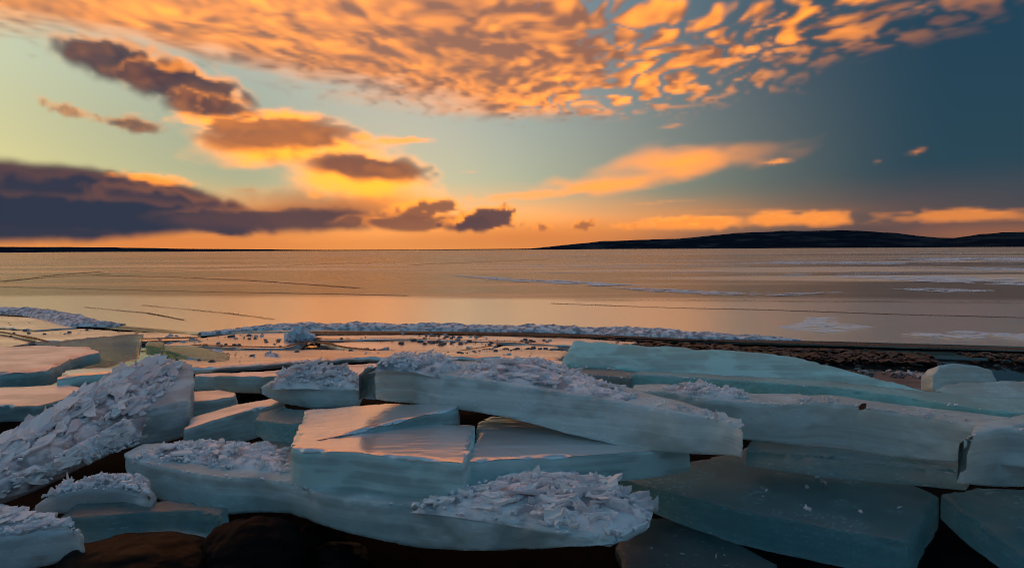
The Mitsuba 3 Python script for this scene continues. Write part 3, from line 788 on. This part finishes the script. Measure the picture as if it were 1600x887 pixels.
MISC = {'cracks': [([(0.959, 16.652), (3.654, 15.193), (5.615, 14.585), (7.768, 13.445), (9.929, 12.569)], 0.1, 0.004),
            ([(-3.365, 10.887), (-1.053, 10.868), (0.812, 10.578), (1.953, 10.141), (4.507, 9.346), (6.897, 8.713)], 0.3, 0.004),  # dark strip painted as the shadow line below the snowy ridge
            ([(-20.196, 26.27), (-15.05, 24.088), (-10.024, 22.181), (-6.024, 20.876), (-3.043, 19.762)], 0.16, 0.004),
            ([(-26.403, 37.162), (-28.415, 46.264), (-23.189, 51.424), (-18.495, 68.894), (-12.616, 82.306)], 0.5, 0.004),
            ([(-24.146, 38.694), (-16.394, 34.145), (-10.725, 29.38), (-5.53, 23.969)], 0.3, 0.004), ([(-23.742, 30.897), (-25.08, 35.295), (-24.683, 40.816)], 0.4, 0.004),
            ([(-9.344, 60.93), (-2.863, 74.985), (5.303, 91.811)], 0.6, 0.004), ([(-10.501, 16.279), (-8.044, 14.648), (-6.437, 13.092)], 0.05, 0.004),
            ([(-9.362, 16.766), (-6.734, 14.873), (-4.681, 13.119)], 0.05, 0.004), ([(-4.627, 9.576), (-3.798, 9.354), (-3.238, 9.302), (-3.048, 9.917)], 0.1, -0.004),  # the lower strips from here paint shade in the gaps between floes
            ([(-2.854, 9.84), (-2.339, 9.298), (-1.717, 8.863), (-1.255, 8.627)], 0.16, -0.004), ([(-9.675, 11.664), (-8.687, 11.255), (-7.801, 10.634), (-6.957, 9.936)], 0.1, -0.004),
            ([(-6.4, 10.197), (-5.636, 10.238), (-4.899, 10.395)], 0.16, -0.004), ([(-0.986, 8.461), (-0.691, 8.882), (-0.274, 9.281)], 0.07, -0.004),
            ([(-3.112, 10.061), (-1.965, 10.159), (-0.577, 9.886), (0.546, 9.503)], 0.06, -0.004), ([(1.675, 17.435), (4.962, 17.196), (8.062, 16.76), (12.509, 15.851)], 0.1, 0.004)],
 'snow': [[(15.496, 32.921), (18.705, 32.454), (20.606, 30.642), (21.909, 27.807), (18.292, 23.207), (16.623, 24.708), (15.791, 27.389), (15.253, 29.955)],
          [(3.387, 23.495), (5.328, 22.173), (6.858, 20.38), (8.685, 19.634), (10.198, 20.395), (7.705, 18.632), (5.94, 19.304), (4.421, 20.905)],
          [(4.419, 11.187), (5.043, 11.633), (5.731, 12.798), (6.208, 12.893), (5.796, 11.797), (6.045, 11.201), (5.047, 10.471), (4.721, 10.649)],
          [(12.211, 21.526), (13.985, 21.711), (14.832, 20.295), (12.979, 19.848)], [(20.608, 61.333), (29.644, 68.635), (37.296, 62.677), (30.77, 53.424), (23.837, 55.179)],
          [(48.252, 86.7), (66.812, 84.92), (51.341, 65.242), (42.572, 68.246)], [(29.645, 44.11), (32.046, 40.7), (28.724, 36.475), (26.932, 37.898)],
          [(5.943, 10.274), (7.114, 10.541), (7.993, 10.107), (7.506, 9.487), (6.57, 9.73)], [(-3.423, 35.677), (1.43, 29.753), (4.732, 24.618), (3.274, 24.334), (0.001, 28.131)]],
 'ridge': [[(-5.147, 10.925), (-4.444, 11.512), (-3.632, 11.76), (-2.222, 11.501), (-1.099, 11.355), (0.738, 11.001), (2.026, 10.525), (3.016, 10.096), (4.234, 9.757)],
           [(-13.539, 15.282), (-11.816, 15.337), (-10.546, 14.796), (-9.271, 13.744), (-8.143, 12.606), (-7.199, 12.237)]],
 'rubble': [[(-0.587, 10.402), (-0.004, 10.614), (1.911, 9.924), (3.547, 9.195), (5.117, 8.837), (6.649, 8.397), (6.133, 7.741), (4.997, 7.961), (3.952, 8.188), (2.934, 8.693), (1.784, 9.263),
             (0.917, 9.553), (-0.005, 10.004)]],
 'rocks': [{'c': [-1.042, 2.62, 0.031], 'r': (0.235, 0.22, 0.235), 'seed': 0, 'label': 'black rounded boulder under the long curved front block', 'mat': 'black_rock'},
           {'c': [-1.444, 2.5, 0.094], 'r': (0.3, 0.22, 0.15), 'seed': 1, 'label': 'brown wet rock with orange glints left of the black boulder', 'mat': 'brown_rock'},
           {'c': [-0.736, 2.75, 0.005], 'r': (0.13, 0.12, 0.11), 'seed': 2, 'label': 'small brown stone just right of the black boulder', 'mat': 'brown_rock'},
           {'c': [-0.874, 2.95, 0.026], 'r': (0.12, 0.12, 0.1), 'seed': 3, 'label': 'mottled stone wedged below the long curved front block', 'mat': 'brown_rock'}],
 'leaf': [1.676, 3.17, 0.585],
 'lump': [[-3.251, 10.2, 0.081]]}
def flat_sheet(poly, z, thick=0):
    p = sg.Polygon(poly).buffer(0)
    v, f = trimesh.creation.triangulate_polygon(p, engine='earcut')
    return np.column_stack([v, np.full(len(v), z)]), np.where((np.cross(v[f[:, 1]] - v[f[:, 0]], v[f[:, 2]] - v[f[:, 0]]) < 0)[:, None], f[:, ::-1], f)
def plate(poly, z, thick):
    m = trimesh.creation.extrude_polygon(sg.Polygon(poly).buffer(0), thick, engine='earcut')
    m.apply_translation([0, 0, z - thick])
    return m
def joined(parts):
    at, vs, fs = 0, [], []
    for v, f in parts:
        vs.append(np.asarray(v, float)); fs.append(np.asarray(f) + at); at += len(v)
    return np.vstack(vs), np.vstack(fs)
def quad_fan(x0, x1, y0, y1, z):
    return np.array([[x0, y0, z], [x1, y0, z], [x1, y1, z], [x0, y1, z]]), np.array([[0, 1, 2], [0, 2, 3]])
near = [(a, b) for a, b in LAKE_EDGE if abs(a) < 24] + [(40, 6.0), (40, 60), (-60, 60), (-60, 17.6)]
m = plate(near, 0, .07)
sheets = [(np.array(m.vertices), np.array(m.faces)), quad_fan(-400, -60, 17.6, 60, 0), quad_fan(40, 400, 6, 60, 0), quad_fan(-400, 400, 60, 400, 0), quad_fan(-6000, -400, 17.6, 400, 0),
          quad_fan(400, 6000, 6, 400, 0), quad_fan(-6000, 6000, 400, 4000, 0), quad_fan(-40000, 40000, 4000, 40000, 0)]
obj('lake_ice', joined(sheets), 'lake_surface', kind='structure')
obj('lake_water', quad_fan(-60, 60, .9, 30, -.09), 'water', kind='structure')
def ridge_profile(spec, base_r):
    """a hilly shore seen across the lake: spec (azimuth, height in degrees)"""
    a = np.linspace(spec[0][0], spec[-1][0], 400)
    h = np.interp(a, [s[0] for s in spec], [s[1] for s in spec])
    h = h * (1 + .10 * (meshkit.fbm(np.stack([a * .8, a * 0, a * 0], 1), 5, 3) - .5)) + .012 * (meshkit.fbm(np.stack([a * 5, a * 0, a * 0], 1), 2, 9) - .5) * (h > .12)
    rows = []
    for t, up in ((0, 0), (.25, .5), (.6, .85), (1.0, 1.0), (1.5, .8), (2.2, 0)):
        r = base_r * (1 + .22 * t)
        rows.append(np.stack([np.sin(np.radians(a)) * r, np.cos(np.radians(a)) * r, np.tan(np.radians(np.maximum(h, 0))) * base_r * (1 + .22) * up * (1 + .1 * (meshkit.fbm(np.stack([a * 2, a * 0 + t * 3, a * 0], 1), 3, 4) - .5) * (0 < up < 1)) - 3 * (up == 0)], 1))
    v = np.vstack(rows)
    n = len(a)
    i = np.arange(n - 1)
    f = np.vstack([np.stack([k * n + i, k * n + i + 1, (k + 1) * n + i + 1, (k + 1) * n + i], 1) for k in range(len(rows) - 1)])
    return v, f
obj('hills', ridge_profile([(.6, 0), (2.5, .18), (5, .42), (8, .70), (11, .78), (14, .82), (17, 1.12), (19, 1.28), (22, 1.36), (26, 1.34), (28.5, 1.22), (30, 1.05), (32.5, .70), (33.5, .66), (35, .92), (38, 1.05), (42, 1.0), (52, .7), (60, .3), (66, 0)], 8000), 'far_land', smooth=True, kind='structure')
obj('hills_001', ridge_profile([(-75, 0), (-66, .35), (-50, .42), (-40, .44), (-37, .40), (-35, .38), (-30, .32), (-26, .22), (-22, .16), (-15, .07), (-8, .05), (-2, .07), (2, .10), (6, 0)], 13000), 'far_land', smooth=True, kind='structure')
# unseen snowy bank behind the camera, added to reflect light onto the ice
sx, sy = np.meshgrid(np.concatenate([np.linspace(-60, -9, 18), np.linspace(-8, 8, 33), np.linspace(9, 60, 18)]), np.linspace(-45, 1.1, 70))
sz = np.interp(sy, [-45, -6, -1, .6, 1.1], [1.0, .6, .30, .14, -.05]) + .10 * (meshkit.fbm(np.stack([sx * .8, sy * .8, sx * 0], -1), 4, 12) - .5)
i, j = np.meshgrid(np.arange(sx.shape[0] - 1), np.arange(sx.shape[1] - 1), indexing='ij')
a = (i * sx.shape[1] + j).ravel()
obj('added_snow_bank', (np.stack([sx.ravel(), sy.ravel(), sz.ravel()], 1), np.stack([a, a + 1, a + sx.shape[1] + 1, a + sx.shape[1]], 1)), 'snow', smooth=True, kind='structure')
# the stony shore under the pile
gx, gy = np.meshgrid(np.linspace(-9, 9, 150), np.linspace(-1, 8.5, 90))
gz = np.interp(gy, [-4, 0, 1.2, 2.2, 3, 4, 5, 6, 7, 8.5], [.15, .12, .10, .02, -.02, .02, .08, .0, -.25, -.6])
gz = gz + .12 * (meshkit.fbm(np.stack([gx * 2.2, gy * 2.2, gx * 0], -1), 4, 2) - .5)
n = gx.shape[1]
i, j = np.meshgrid(np.arange(gx.shape[0] - 1), np.arange(n - 1), indexing='ij')
a = (i * n + j).ravel()
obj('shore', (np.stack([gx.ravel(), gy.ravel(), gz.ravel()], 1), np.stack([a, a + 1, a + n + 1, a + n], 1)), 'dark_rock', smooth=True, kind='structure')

# ---------------------------------------------------------------- flakes, crumbs and other small pieces
def flake_mesh(rng, length, aspect, thick):
    """a thin splinter or sheet of ice: straight broken sides, slightly warped"""
    n = rng.integers(4, 8)
    a = np.sort((np.arange(n) + rng.uniform(-.42, .42, n)) / n * 2 * np.pi)
    r = rng.uniform(.55, 1.1, n)
    x, y = np.cos(a) * r * length / 2, np.sin(a) * r * length / 2 / aspect
    x, y = np.stack([x, x * .5 + np.roll(x, -1) * .5], 1).ravel(), np.stack([y, y * .5 + np.roll(y, -1) * .5], 1).ravel()
    n *= 2
    j = rng.normal(0, .035 * length, (2, n)); j[:, ::2] *= .4
    x, y = x + j[0], y + j[1] / aspect
    bend, skew = rng.normal(0, .05) / length, rng.normal(0, .25)
    top = np.column_stack([np.append(x, x.mean()), np.append(y, y.mean()), np.append(bend * x * x * 4 + skew * y * .3 + rng.normal(0, thick * .5, n), 0)])
    bot = top - [0, 0, thick]
    bot[:n, :2] *= rng.uniform(.90, 1.0, (n, 1))
    i = np.arange(n); k = (i + 1) % n
    f = np.vstack([np.stack([i, k, i * 0 + n], 1), np.stack([k, i, i * 0 + n], 1) + n + 1, np.stack([i, i + n + 1, k], 1), np.stack([k, i + n + 1, k + n + 1], 1)])
    return np.vstack([top, bot]), f
def rotation(yaw, pitch, roll):
    cy, sy, cp, sp, cr, sr = math.cos(yaw), math.sin(yaw), math.cos(pitch), math.sin(pitch), math.cos(roll), math.sin(roll)
    return np.array([[cy, -sy, 0], [sy, cy, 0], [0, 0, 1]]) @ np.array([[cp, 0, sp], [0, 1, 0], [-sp, 0, cp]]) @ np.array([[1, 0, 0], [0, cr, -sr], [0, sr, cr]])
def pile_of_flakes(key, s, p, rng):
    """flakes lying on each other like shingles on a low mound, each its own part"""
    import shapely
    reg = sg.Polygon(p['region']).buffer(0)
    x0, y0, x1, y1 = reg.bounds
    inr = math.sqrt(reg.area) * .35
    s = {'o': p.get('face_at', s['o']), 'n': p.get('face_normal', s['n'])}
    ex, ey, nn = frame(s['n'])
    R = np.stack([ex, ey, nn])
    a0 = math.radians(p['angle'])
    along = np.array([math.cos(a0), math.sin(a0)])
    c = []
    while len(c) < p['n']:
        q = rng.uniform([x0, y0], [x1, y1])
        if reg.contains(sg.Point(q)):
            c.append(q)
    c = np.array(c)
    depth = np.array([reg.exterior.distance(sg.Point(q)) for q in c])
    lift = p['height'] * np.clip(depth / inr, 0, 1) ** .7 * (.55 + .9 * meshkit.fbm(np.column_stack([c * 7, c[:, :1] * 0]), 2, 5))
    order = np.argsort(rng.uniform(size=len(c)))
    if p['height'] > .02:
        # the packed ice the flakes stick out of, coloured darker to shade their gaps
        o = resample(np.array(p['region']), .03)
        g, shape = inside_grid(o, .03, rng, .015)
        pts = np.vstack([o, g])
        dd = np.array([reg.exterior.distance(sg.Point(q)) for q in pts])
        hh = p['height'] * .8 * np.clip(dd / inr, 0, 1) ** .7 * (.5 + .9 * meshkit.fbm(np.column_stack([pts * 7, pts[:, :1] * 0]), 2, 5)) + .012 * (meshkit.fbm(np.column_stack([pts * 26, pts[:, :1] * 0]), 2, 8) - .5)
        z = np.where(dd < .004, -.02, hh)
        obj(numbered(key + '__packed_frost'), (np.column_stack([pts, z]) @ R + s['o'], sheet_faces(pts, shape)), 'packed', smooth=True)
    for i, q in enumerate(c):
        L = rng.uniform(0, 1) ** 1.7 * (p['size'][1] - p['size'][0]) + p['size'][0]
        L *= float(np.clip(.45 + depth[i] / .12, .45, 1))     # only small pieces lie at the rim
        v, f = flake_mesh(rng, L, p['aspect'] * rng.uniform(.6, 1.7), rng.uniform(.003, .012) if rng.uniform() < .8 else rng.uniform(.012, .03))
        yaw = a0 + math.radians(rng.normal(0, p['yaw']))
        M = rotation(yaw, -math.radians(rng.normal(p['tilt'], p['tilt'] * (.5 if rng.uniform() < .85 else 1.1))), math.radians(rng.normal(0, p['tilt'] * .7)))
        v = v @ M.T + [q[0], q[1], lift[i] + .25 * L * math.sin(math.radians(p['tilt'])) + rng.uniform(0, .012)]
        mat = ['flake_white', 'flake_white', 'flake_grey', 'flake_clear', 'flake_clear'][rng.integers(5)] if p['kind'] == 'white' else 'flake_grey'
        obj(numbered(key + '__ice_flake'), (v @ R + s['o'], f), mat)
    if p['height'] > .02:
        g = np.array([q for q in rng.uniform([x0, y0], [x1, y1], (900, 2)) if reg.contains(sg.Point(q)) and meshkit.fbm(np.array([q[0] * 9, q[1] * 9, 1.5]), 2, 3) > .5])
        dd = np.array([reg.exterior.distance(sg.Point(q)) for q in g])
        z = p['height'] * np.clip(dd / inr, 0, 1) ** .7 * rng.uniform(.5, 1.25, len(g)) + .004
        obj(numbered(key + '__crushed_ice'), chips(np.column_stack([g, z]) @ R + s['o'], rng.uniform(0, 1, len(g)) ** 3 * .016 + .004, rng, .6), 'rim_frost', kind='stuff')
def chips(pts, sizes, rng, flat=.5):
    """many small angular crumbs as one mesh"""
    base = np.array([[1, 0, -.6], [-.5, .87, -.6], [-.5, -.87, -.6], [.5, .5, .7], [-.6, .1, .8], [.2, -.6, .6]])
    hull = trimesh.Trimesh(base).convex_hull
    bf = np.array(hull.faces); bv = np.array(hull.vertices)
    vs, fs = [], []
    for k, (q, r) in enumerate(zip(pts, sizes)):
        v = bv * rng.uniform(.6, 1.3, bv.shape) * [1, 1, flat] * r
        t = rng.uniform(0, 2 * np.pi)
        c, s = math.cos(t), math.sin(t)
        v = np.column_stack([v[:, 0] * c - v[:, 1] * s, v[:, 0] * s + v[:, 1] * c, v[:, 2]]) + q
        vs.append(v); fs.append(bf + k * len(bv))
    return np.vstack(vs), np.vstack(fs)
def scatter(poly, n, rng, clump=0.0, freq=1.5):
    reg = sg.Polygon(poly).buffer(0)
    x0, y0, x1, y1 = reg.bounds
    out = []
    while len(out) < n:
        q = rng.uniform([x0, y0], [x1, y1])
        if reg.contains(sg.Point(q)) and meshkit.fbm(np.array([q[0] * freq, q[1] * freq * 1.6, 3.3]), 3, 7) > clump * rng.uniform(.8, 1.1):
            out.append(q)
    return np.array(out)

FLOE_LABELS = {'f1': 'left floe strewn with crumbs between the snowy ridge and the standing plate', 'f1b': 'small floe inside the bend of the left snowy ridge', 'f2': 'oval orange floe with a frozen lump at its tip',
               'f4': 'long beige floe with a row of dark crumbs beyond the wide flat slab', 'f5': 'pale floe reaching behind the left end of the aqua slab', 'f6': 'narrow floe along the near side of the snowy ridge',
               'f7': 'brown dirty floe between the aqua slab and the upright rounded block'}
for k, fl in enumerate(FLOES):
    rng = np.random.default_rng(500 + k)
    key = numbered('ice_floe')
    c = np.mean(fl['poly'], 0)
    poly = [(a - c[0], b - c[1], .06) for a, b in fl['poly']]
    if sum(poly[i - 1][0] * poly[i][1] - poly[i][0] * poly[i - 1][1] for i in range(len(poly))) < 0:
        poly = poly[::-1]
    m = slab_mesh(poly, step=.07, seed=70 + k, rough=.5, chip=.2, jag=.05, rounding=1)
    top = -.03 + .004 * k
    m.apply_translation([c[0], c[1], top])
    obj(key, m, 'floe_dark' if fl['name'] == 'f7' else 'floe', smooth=40, label=FLOE_LABELS[fl['name']], cat='ice floe')
    pts = scatter(fl['poly'], 90 if fl['name'] != 'f1b' else 20, rng, .58, 1.6)
    obj(key + '__ice_crumbs', chips(np.column_stack([pts, np.full(len(pts), top + .01)]), rng.uniform(0, 1, len(pts)) ** 3 * .05 + .012, rng), 'crumb', kind='stuff')
# ---------------------------------------------------------------- the ice
for k, s in enumerate(SLABS):
    rng = np.random.default_rng(900 + k)
    far_off = s['o'][1] > 5
    key = numbered(s['key'])
    mesh = to_place(slab_mesh(s['poly'], step=.05 if far_off else .017, seed=k, rough=.55 if s['mat'] in ('ice_clear', 'ice_polished', 'ice_thin', 'ice_dark', 'ice_green', 'floe') else 1.0, rounding=1), s['o'], s['n'])
    more = {'interior': ref(s['mat'] + '_body')} if s['mat'] in ICE else {}
    obj(key, mesh, s['mat'], smooth=45, label=s['label'], cat=s['cat'], **more)
    ex, ey, nn = frame(s['n'])
    if s.get('skin'):
        top = np.arange(mesh.metadata['top'])
        sk = trimesh.Trimesh(np.array(mesh.vertices) + nn * .003, np.array(mesh.faces)[top], process=False)
        sk.remove_unreferenced_vertices()
        obj(key + ('__frosted_top' if s['skin'] == 'frost_top' else '__wet_top'), sk, s['skin'], smooth=True)
    if s['o'][1] < 5 and s['mat'] != 'ice_dark' and not s.get('skin'):
        # crumbs of ice frozen along the near rim
        o = resample(np.array(s['poly']), .012)
        w = o[:, :2] @ np.stack([ex, ey])[:, :] + s['o']
        d = np.roll(o[:, :2], -1, 0) - o[:, :2]
        facing = (np.stack([d[:, 1], -d[:, 0]], 1) / (np.linalg.norm(d, axis=1, keepdims=True) + 1e-9)) @ np.stack([ex, ey])[:, 1] < -.3
        keep = facing & (meshkit.fbm(np.column_stack([w[:, :2] * 6, w[:, :1] * 0 + k]), 2, 4) + rng.uniform(-.25, .25, len(o)) > .52)
        if keep.sum() > 3:
            w = w[keep] + np.column_stack([rng.uniform(-.006, .006, keep.sum()), rng.uniform(-.002, .03, keep.sum()), rng.uniform(-.006, .003, keep.sum())])
            obj(key + '__rim_crumbs', chips(w, rng.uniform(0, 1, len(w)) ** 2.5 * .011 + .003, rng, .5), 'rim_frost', kind='stuff')
    for p in s.get('piles', ()):
        pile_of_flakes(key, s, p, rng)
    if s['name'] == 'G':
        pts = scatter([q[:2] for q in s['poly']], 200, rng, .57, 1.3)
        obj(key + '__ice_crumbs', chips(np.column_stack([pts, np.full(len(pts), .008)]) @ np.stack([ex, ey, nn]) + s['o'], rng.uniform(0, 1, len(pts)) ** 3 * .045 + .008, rng), 'crumb', kind='stuff')

# ---------------------------------------------------------------- edge of the lake ice: snowy ridges, dirty rubble, blown snow
RIDGE_LABELS = ['long low ridge of crushed snowy ice along the near edge of the lake ice', 'curving ridge of crushed snowy ice on the left of the lake edge']
for k, poly in enumerate(MISC['ridge']):
    rng = np.random.default_rng(40 + k)
    o = np.array(poly)
    a, b = o, o[::-1]
    line_ = resample(np.vstack([o, o[::-1] + [0, .01]]), .05)[: None]
    n = len(line_) // 2
    path = line_[:n]
    t = np.linspace(0, 1, n)
    wid = .32 * np.clip(np.sin(np.pi * np.clip(t, .02, .98)) * 2.0, 0, 1) ** .6
    d = np.gradient(path, axis=0); d /= np.linalg.norm(d, axis=1, keepdims=True)
    side = np.column_stack([-d[:, 1], d[:, 0]])
    rows, m = [], 15
    for j in range(m):
        w = -1 + 2 * j / (m - 1)
        p = path + side * (w * wid)[:, None] * (1 if w < 0 else 1.0)
        h = .075 * (1 - w * w) ** .6 * (wid / .32) * (.25 + 1.5 * meshkit.fbm(np.column_stack([p * 4, p[:, :1] * 0]), 4, 3)) + .06 * (meshkit.fbm(np.column_stack([p * 22, p[:, :1] * 0]), 2, 4) - .5) * (abs(w) < .95)
        rows.append(np.column_stack([p, h - (.03 if abs(w) > .97 else 0)]))
    v = np.vstack(rows)
    i, j = np.meshgrid(np.arange(m - 1), np.arange(n - 1), indexing='ij')
    q = (i * n + j).ravel()
    obj(numbered('ice_ridge'), (v, np.stack([q, q + 1, q + n + 1, q + n], 1)), 'packed', smooth=30, label=RIDGE_LABELS[k], cat='ice ridge')
rng = np.random.default_rng(77)
pts = scatter(MISC['rubble'][0], 2600, rng, .50, .9)
obj('ice_rubble', chips(np.column_stack([pts, rng.uniform(-.07, -.01, len(pts))]), rng.uniform(0, 1, len(pts)) ** 4 * .10 + .012, rng, .2), 'dirty_ice', kind='stuff', label='dark band of dirty ice rubble along the lake edge', cat='rubble')
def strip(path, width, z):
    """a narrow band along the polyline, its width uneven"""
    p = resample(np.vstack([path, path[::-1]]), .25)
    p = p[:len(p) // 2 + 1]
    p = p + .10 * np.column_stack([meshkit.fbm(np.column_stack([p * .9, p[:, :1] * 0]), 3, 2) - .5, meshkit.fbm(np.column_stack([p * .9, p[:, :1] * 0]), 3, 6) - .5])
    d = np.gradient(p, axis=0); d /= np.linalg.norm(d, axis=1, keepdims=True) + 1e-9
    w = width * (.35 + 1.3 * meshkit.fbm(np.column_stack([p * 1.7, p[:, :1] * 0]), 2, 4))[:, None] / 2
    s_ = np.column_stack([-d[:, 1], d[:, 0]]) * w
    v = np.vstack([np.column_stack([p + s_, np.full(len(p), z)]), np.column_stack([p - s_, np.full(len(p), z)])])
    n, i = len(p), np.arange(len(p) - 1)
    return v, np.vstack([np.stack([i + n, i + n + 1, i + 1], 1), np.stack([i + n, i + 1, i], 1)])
obj('lake_cracks_gap_shade', joined([strip(np.array(c), w, z + .001 * k) for k, (c, w, z) in enumerate(MISC['cracks'])]), 'crack_and_gap_shade', kind='stuff', label='thin dark cracks across the lake ice, with dark strips painting shaded gaps along floes and ridge', cat='crack')  # real cracks, plus dark strips that paint shade along floes and ridge
vs = []
def streak(x, y, lx, ly, z):
    a = np.linspace(0, 2 * np.pi, 15)[:-1]
    r = rng.uniform(.65, 1.1, 14)
    v = np.column_stack([x + np.cos(a) * lx * r, y + np.sin(a) * ly * r, np.full(14, z)])
    return np.vstack([v, [[x, y, z + .004]]]), np.stack([np.arange(14), (np.arange(14) + 1) % 14, np.full(14, 14)], 1)
for poly in MISC['snow']:
    area = sg.Polygon(poly).buffer(0).area
    sz = math.sqrt(area)
    for q in scatter(poly, 230, rng, .42, 2.5 / sz):
        vs.append(streak(q[0], q[1], sz * rng.uniform(.03, .12), sz * rng.uniform(.008, .026), rng.uniform(.004, .03)))
for _ in range(520):
    y = math.exp(rng.uniform(math.log(24), math.log(420)))
    x = y * rng.uniform(-.1, .85) ** 1.0
    if meshkit.fbm(np.array([x / 30, y / 9, 1.0]), 2, 3) < .5:
        continue
    vs.append(streak(x, y, y * rng.uniform(.01, .07), y * rng.uniform(.001, .006), rng.uniform(.004, .03)))
obj('blown_snow', joined(vs), 'snow', kind='stuff', label='white streaks of blown snow on the dark lake ice', cat='snow')
# ---------------------------------------------------------------- rocks, leaf, bark, frozen lump
for r in MISC['rocks']:
    m = trimesh.creation.icosphere(subdivisions=5)
    v = np.array(m.vertices)
    v = v * (1 + .34 * (meshkit.fbm(v * 1.5 + r['seed'] * 5, 3, r['seed']) - .5) + .10 * (meshkit.fbm(v * 6 + 3, 3, 9) - .5))[:, None]
    v = np.sign(v) * np.abs(v) ** .86
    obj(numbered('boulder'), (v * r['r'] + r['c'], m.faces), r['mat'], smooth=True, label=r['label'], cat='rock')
u, w = np.meshgrid(np.linspace(-1, 1, 13), np.linspace(-1, 1, 7))
half = (1 - np.abs(u) ** 2.2) * (1 + .12 * np.sin(9 * u))
leaf = np.stack([u * .026, w * half * .013, .014 * w * w * half + .010 * u * u + .004 * np.sin(5 * u + 2 * w)], -1).reshape(-1, 3) @ rotation(.4, -.5, .9).T + MISC['leaf']
i, j = np.meshgrid(np.arange(6), np.arange(12), indexing='ij'); q = (i * 13 + j).ravel()
lf = np.stack([q, q + 1, q + 14, q + 13], 1)
obj('dead_leaf', (np.vstack([leaf, leaf - [0, 0, .0012]]), np.vstack([lf, lf[:, ::-1] + len(leaf)])), 'leaf', smooth=True, label='small curled brown leaf lying on the rim of the very long grey block', cat='leaf')
rng = np.random.default_rng(5)
c = np.array(MISC['lump'][0])
obj('ice_lump', chips(c + rng.normal(0, 1, (26, 3)) * [.09, .07, .05] , rng.uniform(.05, .12, 26), rng, .8), 'frost', label='frozen white lump on the tip of the oval orange floe', cat='ice lump')
